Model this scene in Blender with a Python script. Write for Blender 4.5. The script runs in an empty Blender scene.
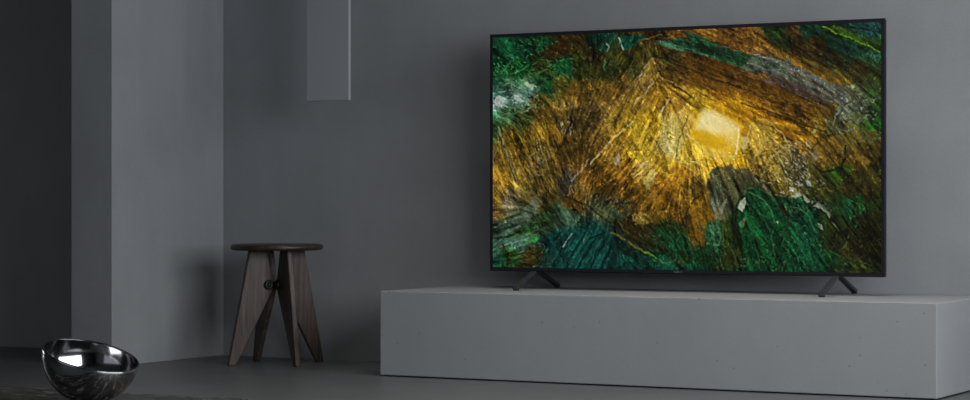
import bpy, bmesh, math, random
import numpy as np
from mathutils import Vector, Matrix
random.seed(4); rng = np.random.RandomState(7)
S = bpy.context.scene
C = S.collection
PI = math.pi

# ------------------------------------------------------------------ helpers
def link(name, bm, mat=None, parent=None, smooth=False, loc=None):
    me = bpy.data.meshes.new(name)
    bmesh.ops.recalc_face_normals(bm, faces=bm.faces)
    bm.to_mesh(me); bm.free()
    if smooth:
        for p in me.polygons: p.use_smooth = True
    o = bpy.data.objects.new(name, me); C.objects.link(o)
    if mat: me.materials.append(mat)
    if parent: o.parent = parent
    if loc: o.location = loc
    return o
def box(bm, x0, x1, y0, y1, z0, z1, bev=0.0, seg=2):
    v = [bm.verts.new((x, y, z)) for x in (x0, x1) for y in (y0, y1) for z in (z0, z1)]
    fs = [bm.faces.new([v[i] for i in q]) for q in
          ((0,1,3,2),(4,6,7,5),(0,4,5,1),(2,3,7,6),(0,2,6,4),(1,5,7,3))]
    if bev:
        es = {e for f in fs for e in f.edges}
        bmesh.ops.bevel(bm, geom=list(es), offset=bev, segments=seg, profile=.5, affect='EDGES')
def prism(bm, pts, a, b, fr=None, bev=0.0):
    """outline pts (s,t) extruded from a to b; fr maps (s,t,w) to a point"""
    fr = fr or (lambda s, t, w: (s, t, w))
    A = [bm.verts.new(fr(s, t, a)) for s, t in pts]; B = [bm.verts.new(fr(s, t, b)) for s, t in pts]
    fs = [bm.faces.new(A), bm.faces.new(B[::-1])]
    n = len(pts)
    for i in range(n): fs.append(bm.faces.new((A[i], B[i], B[(i+1) % n], A[(i+1) % n])))
    if bev:
        es = {e for f in fs for e in f.edges}
        bmesh.ops.bevel(bm, geom=list(es), offset=bev, segments=2, profile=.5, affect='EDGES')
def lathe(bm, prof, n=64, M=None):
    M = M or Matrix.Identity(4)
    rings = []
    for r, z in prof:
        if r < 1e-6: rings.append([bm.verts.new(M @ Vector((0, 0, z)))])
        else: rings.append([bm.verts.new(M @ Vector((r*math.cos(2*PI*i/n), r*math.sin(2*PI*i/n), z))) for i in range(n)])
    for a, b in zip(rings, rings[1:]):
        for i in range(n):
            j = (i+1) % n
            if len(a) == 1: bm.faces.new((a[0], b[i], b[j]))
            elif len(b) == 1: bm.faces.new((a[i], b[0], a[j]))
            else: bm.faces.new((a[i], b[i], b[j], a[j]))
def empty(name, loc):
    o = bpy.data.objects.new(name, None); o.location = loc; o.empty_display_size = .1
    C.objects.link(o); return o
def tag(o, label=None, cat=None, group=None, kind=None):
    if label: o['label'] = label
    if cat: o['category'] = cat
    if group: o['group'] = group
    if kind: o['kind'] = kind
    return o

# ------------------------------------------------------------------ materials
def srgb(r, g, b):
    return tuple((c/255/12.92 if c <= 10 else ((c/255+.055)/1.055)**2.4) for c in (r, g, b)) + (1,)
def newmat(name):
    m = bpy.data.materials.new(name); m.use_nodes = True
    nt = m.node_tree; return m, nt, nt.nodes['Principled BSDF']
def plain(name, col, rough=.5, metal=0.0, spec=.5):
    m, nt, p = newmat(name)
    p.inputs['Base Color'].default_value = col; p.inputs['Roughness'].default_value = rough
    p.inputs['Metallic'].default_value = metal; p.inputs['Specular IOR Level'].default_value = spec
    return m
def N(nt, t, **k):
    n = nt.nodes.new(t)
    for a, b in k.items(): setattr(n, a, b)
    return n
def mathn(nt, op, a, b=None, clamp=False):
    n = N(nt, 'ShaderNodeMath', operation=op); n.use_clamp = clamp
    for i, q in enumerate((a, b)):
        if q is None: continue
        if isinstance(q, (int, float)): n.inputs[i].default_value = q
        else: nt.links.new(q, n.inputs[i])
    return n.outputs[0]
def concrete(name, col, var=.12, rough=.75, bump=.15, pits=0.0, spec=.3, joints=False):
    """mottled plaster/concrete: cloudy large noise, trowel streaks, fine grain and sparse pits"""
    m, nt, p = newmat(name); L = nt.links.new
    geo = N(nt, 'ShaderNodeNewGeometry'); pos = geo.outputs['Position']
    n1 = N(nt, 'ShaderNodeTexNoise'); n1.inputs['Scale'].default_value = 1.6; n1.inputs['Detail'].default_value = 7
    n1.inputs['Roughness'].default_value = .6; L(pos, n1.inputs['Vector'])
    mp = N(nt, 'ShaderNodeMapping'); mp.inputs['Scale'].default_value = (4, 4, 1.6); L(pos, mp.inputs['Vector'])
    n2 = N(nt, 'ShaderNodeTexNoise'); n2.inputs['Scale'].default_value = 1.5; n2.inputs['Detail'].default_value = 5; L(mp.outputs[0], n2.inputs['Vector'])
    n3 = N(nt, 'ShaderNodeTexNoise'); n3.inputs['Scale'].default_value = 90; n3.inputs['Detail'].default_value = 3; L(pos, n3.inputs['Vector'])
    a = mathn(nt, 'MULTIPLY', mathn(nt, 'SUBTRACT', n1.outputs['Fac'], .5), var*3.0)
    b = mathn(nt, 'MULTIPLY', mathn(nt, 'SUBTRACT', n2.outputs['Fac'], .5), var*1.2)
    c = mathn(nt, 'MULTIPLY', mathn(nt, 'SUBTRACT', n3.outputs['Fac'], .5), var*.6)
    f = mathn(nt, 'ADD', mathn(nt, 'ADD', mathn(nt, 'ADD', a, b), c), 1.0)
    if pits:
        v = N(nt, 'ShaderNodeTexVoronoi'); v.inputs['Scale'].default_value = 34; L(pos, v.inputs['Vector'])
        sep = N(nt, 'ShaderNodeSeparateColor'); L(v.outputs['Color'], sep.inputs[0])
        rare = mathn(nt, 'GREATER_THAN', sep.outputs[0], .80)
        small = mathn(nt, 'LESS_THAN', v.outputs['Distance'], .09)
        f = mathn(nt, 'SUBTRACT', f, mathn(nt, 'MULTIPLY', mathn(nt, 'MULTIPLY', rare, small), pits))
    if joints:
        sx = N(nt, 'ShaderNodeSeparateXYZ'); L(pos, sx.inputs[0])
        def line(o, off, per, w):
            q = mathn(nt, 'DIVIDE', mathn(nt, 'ADD', o, off), per)
            fr = mathn(nt, 'ABSOLUTE', mathn(nt, 'SUBTRACT', mathn(nt, 'FRACT', q), .5))
            return mathn(nt, 'GREATER_THAN', fr, .5 - w/per)
        j = mathn(nt, 'MAXIMUM', line(sx.outputs[0], 10-2.1, 1.0*2, .004), line(sx.outputs[1], 20+.76, 1.0*2, .006))
        f = mathn(nt, 'SUBTRACT', f, mathn(nt, 'MULTIPLY', j, .45))
    mul = N(nt, 'ShaderNodeVectorMath', operation='SCALE'); mul.inputs[0].default_value = col[:3]; L(f, mul.inputs['Scale'])
    L(mul.outputs[0], p.inputs['Base Color'])
    p.inputs['Roughness'].default_value = rough; p.inputs['Specular IOR Level'].default_value = spec
    bp = N(nt, 'ShaderNodeBump'); bp.inputs['Strength'].default_value = bump; bp.inputs['Distance'].default_value = .004
    h = mathn(nt, 'ADD', n3.outputs['Fac'], n2.outputs['Fac']); L(h, bp.inputs['Height']); L(bp.outputs[0], p.inputs['Normal'])
    return m
def wood(name, c0, c1, axis, scale=1.0, rough=.45, spec=.4):
    m, nt, p = newmat(name); L = nt.links.new
    tc = N(nt, 'ShaderNodeTexCoord')
    mp = N(nt, 'ShaderNodeMapping'); s = [14*scale]*3; s[axis] = .9*scale
    mp.inputs['Scale'].default_value = s; L(tc.outputs['Object'], mp.inputs['Vector'])
    n1 = N(nt, 'ShaderNodeTexNoise'); n1.inputs['Scale'].default_value = 6; n1.inputs['Detail'].default_value = 8
    n1.inputs['Distortion'].default_value = .6; L(mp.outputs[0], n1.inputs['Vector'])
    r = N(nt, 'ShaderNodeValToRGB'); r.color_ramp.elements[0].position = .32; r.color_ramp.elements[0].color = c0
    r.color_ramp.elements[1].position = .72; r.color_ramp.elements[1].color = c1
    L(n1.outputs['Fac'], r.inputs[0]); L(r.outputs[0], p.inputs['Base Color'])
    p.inputs['Roughness'].default_value = rough; p.inputs['Specular IOR Level'].default_value = spec
    bp = N(nt, 'ShaderNodeBump'); bp.inputs['Strength'].default_value = .2; bp.inputs['Distance'].default_value = .001
    L(n1.outputs['Fac'], bp.inputs['Height']); L(bp.outputs[0], p.inputs['Normal'])
    return m

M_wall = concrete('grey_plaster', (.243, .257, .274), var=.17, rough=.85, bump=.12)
M_plinth = concrete('pale_concrete', (.250, .265, .283), var=.11, rough=.7, bump=.07, pits=.45)
M_floor = concrete('dark_floor', (.087, .095, .102), var=.3, rough=.36, bump=.05, spec=.5, joints=True)
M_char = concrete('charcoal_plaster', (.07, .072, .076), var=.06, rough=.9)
M_ceil = concrete('ceiling_plaster', (.10, .102, .106), var=.06, rough=.9)
M_wood = wood('dark_walnut', (.030, .021, .018, 1), (.100, .073, .062, 1), 2)
M_seat = wood('dark_walnut_seat', (.016, .011, .010, 1), (.050, .034, .029, 1), 0, rough=.38)
M_black = plain('black_metal', (.006, .006, .007, 1), .45, .0, .3)
M_bezel = plain('tv_bezel', (.009, .009, .013, 1), .42, 0, .32)
M_rear = plain('tv_rear', (.012, .012, .013, 1), .6)
M_foot = plain('tv_foot_metal', (.05, .052, .056, 1), .4, .4)
M_rim = plain('dark_rim', (.02, .02, .021, 1), .3, .7)
M_rub = plain('rubber', (.01, .01, .01, 1), .8)
M_logo = plain('logo_silver', (.16, .16, .18, 1), .4, .3)
M_frame = plain('window_frame_paint', (.05, .05, .055, 1), .5)

# chrome: nearly a mirror, with soft brushed variation
M_chrome, nt, p = newmat('dark_chrome')
p.inputs['Base Color'].default_value = (.44, .44, .45, 1); p.inputs['Metallic'].default_value = 1
p.inputs['Roughness'].default_value = .11
# frosted glass of the hanging blade
M_frost, nt, p = newmat('frosted_glass')
p.inputs['Base Color'].default_value = (.45, .48, .53, 1); p.inputs['Roughness'].default_value = .42
p.inputs['Transmission Weight'].default_value = .5; p.inputs['IOR'].default_value = 1.45
p.inputs['Specular IOR Level'].default_value = .5
# burl slab: very dark with thin lighter brown streaks running along the slab
M_slab, nt, p = newmat('streaked_dark_wood'); L = nt.links.new
geo = N(nt, 'ShaderNodeNewGeometry')
mp = N(nt, 'ShaderNodeMapping'); mp.inputs['Scale'].default_value = (12, 60, 60); L(geo.outputs['Position'], mp.inputs['Vector'])
n1 = N(nt, 'ShaderNodeTexNoise'); n1.inputs['Scale'].default_value = 1.3; n1.inputs['Detail'].default_value = 9
n1.inputs['Roughness'].default_value = .65; n1.inputs['Distortion'].default_value = 1.4; L(mp.outputs[0], n1.inputs['Vector'])
r = N(nt, 'ShaderNodeValToRGB'); e = r.color_ramp.elements
e[0].position = .40; e[0].color = (.012, .0115, .011, 1); e[1].position = .56; e[1].color = (.036, .035, .034, 1)
e2 = e.new(.62); e2.color = (.36, .34, .31, 1); e3 = e.new(.67); e3.color = (.04, .037, .034, 1)
L(n1.outputs['Fac'], r.inputs[0]); L(r.outputs[0], p.inputs['Base Color'])
p.inputs['Roughness'].default_value = .4; p.inputs['Specular IOR Level'].default_value = .4
bp = N(nt, 'ShaderNodeBump'); bp.inputs['Strength'].default_value = .5; bp.inputs['Distance'].default_value = .004
L(n1.outputs['Fac'], bp.inputs['Height']); L(bp.outputs[0], p.inputs['Normal'])

# ------------------------------------------------------------------ the room (X along the back wall, Y into it, metres)
XL, XR, YF, ZC = -4.0, 5.3, -9.0, 3.0
def struct(name, x0, x1, y0, y1, z0, z1, m, bev=0):
    bm = bmesh.new(); box(bm, x0, x1, y0, y1, z0, z1, bev)
    return tag(link(name, bm, m), kind='structure')
struct('floor', XL-.2, XR+.2, YF-.2, .2, -.2, 0, M_floor)
struct('ceiling', XL-.2, XR+.2, YF-.2, .2, ZC, ZC+.2, M_ceil)
struct('wall_back', XL-.2, XR+.2, 0, .2, 0, ZC, M_wall)
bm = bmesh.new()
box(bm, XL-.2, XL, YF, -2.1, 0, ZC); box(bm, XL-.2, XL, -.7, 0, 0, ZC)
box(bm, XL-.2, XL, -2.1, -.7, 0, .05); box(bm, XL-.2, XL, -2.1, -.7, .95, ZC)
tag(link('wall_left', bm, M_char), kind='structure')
bm = bmesh.new()
for yy in (-2.1, -1.425, -.75): box(bm, XL-.12, XL-.06, yy, yy+.05, .05, .95)
box(bm, XL-.12, XL-.06, -2.1, -.7, .05, .1); box(bm, XL-.12, XL-.06, -2.1, -.7, .9, .95)
tag(link('added_left_window', bm, M_frame), kind='structure')  # unseen window added here so light reaches the wall behind the pier
struct('wall_pier', -.1886, 0, -.6955, 0, 0, ZC, M_wall, .003)
# right wall: opening of a long window
WY0, WY1, WZ0, WZ1 = -5.0, -.9, .5, 2.2
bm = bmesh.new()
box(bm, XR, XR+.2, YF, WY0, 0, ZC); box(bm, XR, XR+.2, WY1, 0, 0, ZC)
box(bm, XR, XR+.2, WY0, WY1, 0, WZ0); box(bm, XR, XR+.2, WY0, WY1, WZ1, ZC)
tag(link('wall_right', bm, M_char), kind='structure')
bm = bmesh.new()
for yy in (WY0, WY0+1.55, WY1-1.55-.05, WY1-.05): box(bm, XR+.05, XR+.12, yy, yy+.05, WZ0, WZ1)
box(bm, XR+.05, XR+.12, WY0, WY1, WZ0, WZ0+.05); box(bm, XR+.05, XR+.12, WY0, WY1, WZ1-.05, WZ1)
tag(link('window_1', bm, M_frame), kind='structure')
# front wall behind the camera, with its own window
VX0, VX1 = -2.2, 2.6
bm = bmesh.new()
box(bm, XL, VX0, YF-.2, YF, 0, ZC); box(bm, VX1, XR, YF-.2, YF, 0, ZC)
box(bm, VX0, VX1, YF-.2, YF, 0, .3); box(bm, VX0, VX1, YF-.2, YF, 2.7, ZC)
tag(link('wall_front', bm, M_wall), kind='structure')
bm = bmesh.new()
for xx in (VX0, (VX0+VX1)/2-.025, VX1-.05): box(bm, xx, xx+.05, YF-.12, YF-.06, .3, 2.7)
box(bm, VX0, VX1, YF-.12, YF-.06, .3, .35); box(bm, VX0, VX1, YF-.12, YF-.06, 2.65, 2.7)
tag(link('window_2', bm, M_frame), kind='structure')

# ------------------------------------------------------------------ concrete plinth with a shadow gap under it
PX0, PX1, PYF, PH = 1.0768, 3.0352, -.5976, .2924
pl = empty('plinth', ((PX0+PX1)/2, PYF/2, 0))
tag(pl, 'long low pale grey concrete plinth standing on the floor under the television', 'plinth')
cx, cy = (PX0+PX1)/2, PYF/2
bm = bmesh.new(); box(bm, PX0-cx, PX1-cx, PYF-cy, -.004-cy, .004, PH, .003)
link('slab', bm, M_plinth, pl)
bm = bmesh.new(); box(bm, PX0+.012-cx, PX1-.012-cx, PYF+.012-cy, -.02-cy, 0, .0045)
link('base', bm, M_rub, pl)

# ------------------------------------------------------------------ television
TX0, TW, TY, TZ0, TH = 1.3030, 1.445, -.225, .3545, .8343
tv = empty('television', (TX0+TW/2, TY+.03, PH))
tag(tv, 'large flat television with thin black bezel showing golden and green crystals, standing on the plinth', 'television')
ox, oy, oz = tv.location
BZ, BZB = .0115, .0135
# bezel: a hollow frame
bm = bmesh.new()
x0, x1, z0, z1 = TX0-ox, TX0+TW-ox, TZ0-oz, TZ0+TH-oz
o4 = [(x0, z0), (x1, z0), (x1, z1), (x0, z1)]
i4 = [(x0+BZ, z0+BZB), (x1-BZ, z0+BZB), (x1-BZ, z1-BZ), (x0+BZ, z1-BZ)]
ya, yb = TY-oy, TY+.012-oy
V = {}
for k, ring in (('o', o4), ('i', i4)):
    for y, t in ((ya, 'f'), (yb, 'b')): V[k+t] = [bm.verts.new((a, y, b)) for a, b in ring]
for i in range(4):
    j = (i+1) % 4
    bm.faces.new((V['of'][i], V['of'][j], V['if'][j], V['if'][i])); bm.faces.new((V['ob'][i], V['ob'][j], V['ib'][j], V['ib'][i]))
    bm.faces.new((V['of'][i], V['of'][j], V['ob'][j], V['ob'][i])); bm.faces.new((V['if'][i], V['if'][j], V['ib'][j], V['ib'][i]))
fe = [e for e in bm.edges if all(v in V['of'] for v in e.verts)]
bmesh.ops.bevel(bm, geom=fe, offset=.0015, segments=2, affect='EDGES')
link('bezel', bm, M_bezel, tv)
bm = bmesh.new(); box(bm, x0+.002, x1-.002, yb, yb+.018, z0+.002, z1-.002, .004)
rear = link('rear_cover', bm, M_rear, tv)
bm = bmesh.new(); box(bm, x0+.14, x1-.14, yb+.017, yb+.05, z0+.03, z0+.46, .012)
link('electronics_housing', bm, M_rear, tv)

# ---- the picture on the screen, worked out per vertex of a fine grid
NX, NZ = 600, 340
# perspective map from the photograph's pixels to the screen's own coordinates (0..1 across, 0..1 down)
src = [(494.2, 38.9), (881.6, 23.3), (881.6, 272.2), (494.2, 266.4)]; dst = [(0, 0), (1, 0), (1, 1), (0, 1)]
A = []; B = []
for (a, b), (u, v) in zip(dst, src):           # (u,v) pixels from (a,b) screen coordinates
    A += [[a, b, 1, 0, 0, 0, -a*u, -b*u], [0, 0, 0, a, b, 1, -a*v, -b*v]]; B += [u, v]
H = np.append(np.linalg.solve(np.array(A, float), np.array(B, float)), 1).reshape(3, 3)
ga, gb = np.meshgrid(np.linspace(0, 1, NX), np.linspace(0, 1, NZ))
w_ = H[2, 0]*ga + H[2, 1]*gb + 1
PXg = (H[0, 0]*ga + H[0, 1]*gb + H[0, 2])/w_; PYg = (H[1, 0]*ga + H[1, 1]*gb + H[1, 2])/w_
def vnoise(x, y, seed=0):
    r = np.random.RandomState(seed); T = r.rand(256, 256)
    xi = np.floor(x).astype(int); yi = np.floor(y).astype(int); fx = x-xi; fy = y-yi
    fx = fx*fx*(3-2*fx); fy = fy*fy*(3-2*fy)
    g = lambda i, j: T[(yi+j) % 256, (xi+i) % 256]
    return (g(0,0)*(1-fx)+g(1,0)*fx)*(1-fy)+(g(0,1)*(1-fx)+g(1,1)*fx)*fy
def fbm(x, y, seed=0, o=4):
    s = 0; a = .5; t = 0
    for k in range(o): s = s + a*vnoise(x*2**k, y*2**k, seed+k); t += a; a *= .55
    return s/t
CP = '''500,45,10,52,44;520,50,12,62,50;545,45,15,45,30;560,50,48,25,8;580,45,50,40,10;500,65,6,55,35;520,70,10,60,30;545,65,38,40,12
565,68,20,60,40;583,68,42,45,15;500,80,20,80,55;510,90,66,112,96;502,103,112,140,132;530,87,84,126,112;520,98,96,128,112;545,85,25,75,40;560,85,60,55,15
580,90,85,60,15;540,103,90,75,20;570,105,116,86,25;500,92,56,100,88;600,40,10,40,30;660,38,50,35,10;680,38,100,60,15
595,60,35,25,8;610,70,25,35,15;630,60,55,50,12;650,55,66,58,15;605,95,110,75,20;620,85,100,70,20;640,75,60,60,20;655,65,110,80,25
645,85,142,105,40;640,100,130,95,25;660,95,145,102,20;675,60,50,40,12;685,70,70,45,8;670,80,105,72,15;680,100,150,105,30;600,105,105,78,28
695,30,110,75,20;740,35,90,55,15;760,40,112,75,20;775,32,25,45,15;785,45,30,40,10;785,58,112,80,25;720,70,70,42,8;700,65,60,35,8
760,65,85,60,50;780,70,80,75,66;740,75,88,54,15;760,85,106,62,10;785,90,104,62,10;700,80,88,58,10;720,90,126,78,10;740,100,152,100,12;695,100,165,125,20
795,35,60,40,12;810,30,22,66,46;815,45,50,35,10;835,35,20,35,15;850,40,28,58,42;875,30,30,65,75;880,45,40,80,30;850,50,24,60,50;870,58,40,78,60
800,52,60,40,10;835,58,42,36,12;860,70,58,40,10;875,80,40,50,20;800,92,78,50,18;830,100,84,56,16;860,95,100,92,60;875,92,56,80,40
495,115,60,115,78;510,115,66,106,60;525,118,70,80,30;545,115,90,65,15;560,115,98,74,20;500,130,42,70,30;510,140,106,78,15;525,145,116,84,20;540,130,124,92,20
555,140,106,74,15;505,160,124,92,25;530,165,124,92,30;545,150,98,78,30;565,140,88,60,15;580,120,68,54,20;575,145,60,42,12;582,160,78,54,15;560,165,96,68,20
570,178,60,56,44;585,175,112,76,20;500,180,132,92,20;520,180,122,94,30;545,180,98,74,25;600,115,90,65,25;610,125,136,102,30;600,140,90,60,20
620,135,166,118,20;640,130,182,134,20;655,125,176,128,20;670,130,150,128,72;675,145,158,138,90;685,120,166,126,50;688,150,186,146,40;640,150,184,136,25;615,150,156,108,30
625,170,136,88,15;645,175,170,130,52;600,175,90,60,12;610,185,60,40,10;665,165,182,134,30;680,172,146,94,15;660,180,128,80,12;630,188,104,66,10;648,195,112,76,16
700,110,156,116,20;735,112,172,116,10;755,115,146,94,10;775,112,126,82,18;785,130,146,90,10;760,130,180,138,50;770,140,172,132,48;780,150,164,124,40;760,160,146,112,34
780,175,126,104,40;705,155,206,156,38;695,165,184,136,38;720,160,196,138,20;740,160,196,140,20;700,150,226,176,50;800,110,108,64,8;830,112,90,64,18;845,110,106,102,80
860,110,86,80,46;880,110,42,66,28;800,130,136,84,10;820,130,126,86,15;835,125,98,84,44;860,140,100,80,26;875,140,60,50,15;878,128,40,84,30
800,145,144,92,12;825,150,124,82,20;840,155,98,65,15;860,158,104,72,15;875,160,60,45,12;795,158,130,106,60;805,170,112,92,44;820,172,88,76,24;840,174,50,84,20;870,175,58,44,10
497,200,112,84,24;510,205,112,98,70;530,200,80,68,28;500,215,100,76,30;505,225,50,78,58;500,240,40,74,58;520,215,68,80,56;545,205,60,50,15;550,215,30,50,25
565,215,48,74,54;575,205,88,60,15;525,232,40,74,38;520,245,54,80,64;510,255,25,50,15;530,255,50,40,12;545,262,35,35,12;560,245,10,50,45
575,240,14,70,62;585,250,12,68,62;565,262,10,55,50;580,265,10,68,62;500,262,15,58,40;600,210,66,74,46;595,230,10,55,50;600,250,10,60,55;615,240,12,45,40
620,205,60,58,32;610,262,8,60,55;630,225,40,30,8;635,248,20,44,30;650,210,98,68,15;665,200,106,68,10;680,210,96,62,12;640,235,48,38,12
665,240,20,48,16;680,245,15,58,30;675,230,30,50,15;640,262,10,50,40;660,265,10,55,35;685,260,24,40,12;690,200,120,84,14
705,213,116,78,10;700,235,80,50,8;760,205,15,70,35;745,222,16,70,35;770,220,10,65,35;780,205,18,60,30;785,190,106,82,20;710,230,36,80,56;715,250,20,60,30
730,240,35,55,15;735,255,38,40,10;750,245,12,65,30;770,250,15,60,25;750,265,15,55,30;700,255,15,46,22;695,265,8,50,25
800,186,104,92,44;820,186,68,60,14;850,185,60,46,9;870,190,55,38,8;800,202,28,68,40;810,214,15,65,40;805,230,12,72,45;800,250,12,64,44;830,225,40,45,12
847,208,28,80,46;860,205,20,76,34;870,220,40,35,8;880,200,42,48,10;840,240,30,30,8;850,250,48,38,10;870,250,30,25,5;880,265,25,30,8;830,262,20,58,30;845,264,36,58,30;862,264,54,50,10;790,265,14,60,38;780,235,12,66,40'''
cp = np.array([[float(q) for q in t.split(',')] for ln in CP.split('\n') for t in ln.split(';')])
wx = PXg + 9*(fbm(PXg/16, PYg/16, 11)-.5) + 5*(fbm(PXg/5, PYg/5, 21)-.5)
wy = PYg + 9*(fbm(PXg/16+50, PYg/16, 31)-.5) + 5*(fbm(PXg/5+50, PYg/5, 41)-.5)
num = np.zeros((NZ, NX, 3)); den = np.zeros((NZ, NX, 1))
for x, y, r_, g_, b_ in cp:
    w = 1/(((wx-x)**2 + (wy-y)**2 + 14)**2.4); w = w[..., None]
    num += w*np.array([r_, g_, b_]); den += w
img = num/den
# flow field: direction (dx,dy) of the grain at each place
fl = np.array([[500,60,.9,.5],[560,60,.8,.55],[510,100,.9,.3],[620,70,-.55,.85],[600,130,-.55,.85],[640,100,-.5,.86],[560,150,.35,.94],[510,160,.35,.94],
  [640,180,-.7,.7],[610,180,-.6,.8],[680,75,.9,.35],[740,80,.93,.33],[800,85,.88,.45],[850,90,.7,.6],[720,50,.93,.35],[780,45,.8,.55],[850,45,.88,.42],
  [780,125,.95,.25],[830,140,.6,.7],[760,150,.3,.95],[870,150,.5,.85],[580,245,-.5,.86],[600,250,-.5,.86],[640,245,.85,.5],[730,240,.2,.97],[770,225,.6,.75],[850,230,.6,.8],[520,230,.9,-.35],[560,210,.6,.8]])
fx = np.zeros_like(PXg); fy = np.zeros_like(PXg); fd = np.zeros_like(PXg)
for x, y, a, b in fl:
    w = 1/(((PXg-x)**2+(PYg-y)**2+60)**1.6); fx += w*a; fy += w*b; fd += w
fx /= fd; fy /= fd; nn = np.hypot(fx, fy)+1e-6; fx /= nn; fy /= nn
# long grain made by averaging noise along the flow (several steps of advection)
def advect(f, steps=9, st=1.5):
    out = 0; n = 0
    for sg in (-1, 1):
        x = PXg.copy(); y = PYg.copy()
        for k in range(steps):
            out = out + f(x, y); n += 1
            x = x + sg*st*fx; y = y + sg*st*fy
    return out/n
gr = advect(lambda x, y: vnoise(x/1.5, y/1.5, 5)); gr = (gr-gr.mean())/gr.std()
gr2 = advect(lambda x, y: vnoise(x/3.4, y/3.4, 6), 12, 2.4); gr2 = (gr2-gr2.mean())/gr2.std()
# facets
def facets(sc, seed, st=1.8):
    r = np.random.RandomState(seed)
    wxx = PXg + 4*(fbm(PXg/9, PYg/9, seed+3)-.5); wyy = PYg + 4*(fbm(PXg/9, PYg/9, seed+4)-.5)
    u = (wxx*fx.mean()+wyy*fy.mean())/sc/st; v = (-wxx*fy.mean()+wyy*fx.mean())/sc
    ui = np.floor(u).astype(int); vi = np.floor(v).astype(int)
    J = r.rand(64, 64, 4)
    d1 = np.full(u.shape, 9.); d2 = d1.copy(); val = np.zeros(u.shape); gx = val.copy(); gy = val.copy()
    for i in (-1, 0, 1):
        for j in (-1, 0, 1):
            q = J[(vi+j) % 64, (ui+i) % 64]
            du = ui+i+q[..., 0]-u; dv = vi+j+q[..., 1]-v; d = np.hypot(du, dv)
            n1 = d < d1; d2 = np.where(n1, d1, np.minimum(d2, d))
            val = np.where(n1, q[..., 2]-.5 + (q[..., 3]-.5)*du*1.5 + (q[..., 2]-.5)*dv, val); d1 = np.where(n1, d, d1)
    return val, d2-d1
f1, e1 = facets(13, 60, 2.2); f2, e2 = facets(5, 70, 3); f3, e3 = facets(2.6, 80, 2.4)
lum = img.mean(axis=2)
calm = np.exp(-(((PXg-720)/30)**2 + ((PYg-130)/18)**2))          # the glowing prism is smooth
k = (1 + (.34*f1 + .30*f2 + .20*f3 + .12*gr + .10*gr2)*(1-.85*calm))
img = img*k[..., None]
ed = (np.clip(1-e2/.07, 0, 1)*np.clip(f1*2.2+.35, 0, 1)*.14 + np.clip(1-e1/.03, 0, 1)*.22*(vnoise(PXg/7, PYg/7, 9) > .45))*(1-.9*calm)
img = img*(1+ed[..., None]) + ed[..., None]*np.array([20, 22, 16])
dk = np.clip((fbm(PXg/7, PYg/7, 91)-.56)/.12, 0, 1)*np.clip(1-lum/150, 0, 1)
img = img*(1-.42*dk[..., None])
# thin bright cracks and wisps drawn out along the grain
def wisps(sc, seed, lo, wd):
    r = advect(lambda x, y: 1-np.abs(2*fbm(x/sc, y/sc, seed, 3)-1), 4, .9)
    r = (r-r.mean())/r.std()
    return np.clip((r-lo)/wd, 0, 1)
w1 = wisps(5.5, 101, 1.05, .5)*(1-.9*calm); w2 = wisps(9, 121, 1.15, .4)*(1-.9*calm); w3 = wisps(6, 141, 1.1, .5)*(1-.9*calm)
img = img*(1+.30*w1+.34*w2)[..., None] + (8*w1+9*w2)[..., None]
img = img*(1-.34*w3)[..., None]
# polygons (soft edged facets) and strokes, each worked out only around itself
cx0, cx1, ry0, ry1 = PXg.min(0), PXg.max(0), PYg.min(1), PYg.max(1)
def win(xa, xb, y_a, y_b, m=5):
    c = np.nonzero((cx1 >= xa-m) & (cx0 <= xb+m))[0]; r = np.nonzero((ry1 >= y_a-m) & (ry0 <= y_b+m))[0]
    if not len(c) or not len(r): return None
    return (slice(r[0], r[-1]+1), slice(c[0], c[-1]+1))
PN1 = 2.4*(vnoise(PXg/3, PYg/3, 13)-.5); PN2 = 2.4*(vnoise(PXg/3, PYg/3, 14)-.5)
SN1 = 2.0*(vnoise(PXg/5, PYg/5, 15)-.5); SN2 = 2.0*(vnoise(PXg/5, PYg/5, 16)-.5)
BRK = [vnoise(PXg/3.2, PYg/3.2, 60+i) for i in range(6)]; WV = .35+1.1*vnoise(PXg/4, PYg/4, 77)
TXT = f2*.55+f3*.35+.16*gr+.30*gr2+.5*w1-.35*w3
def poly(pts, col, k=.8, soft=.8, tex=.25, rough=1.0):
    W_ = win(min(p[0] for p in pts), max(p[0] for p in pts), min(p[1] for p in pts), max(p[1] for p in pts))
    if W_ is None: return
    x = PXg[W_]+rough*PN1[W_]; y = PYg[W_]+rough*PN2[W_]
    ins = np.zeros(x.shape, bool); dist = np.full(x.shape, 1e9)
    for (xa, ya_), (xb, yb_) in zip(pts, pts[1:]+pts[:1]):
        c1 = (ya_ > y) != (yb_ > y)
        xc = (xb-xa)*(y-ya_)/((yb_-ya_) if yb_ != ya_ else 1e-9)+xa
        ins ^= c1 & (x < xc)
        L2 = (xb-xa)**2+(yb_-ya_)**2+1e-9; t = np.clip(((x-xa)*(xb-xa)+(y-ya_)*(yb_-ya_))/L2, 0, 1)
        dist = np.minimum(dist, np.hypot(x-xa-t*(xb-xa), y-ya_-t*(yb_-ya_)))
    mm = (np.clip(np.where(ins, dist, -dist)/(soft*1.3)+.5, 0, 1)*k)[..., None]
    img[W_] = img[W_]*(1-mm)+np.array(col, float)*(1+tex*1.5*TXT[W_])[..., None]*mm
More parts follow.
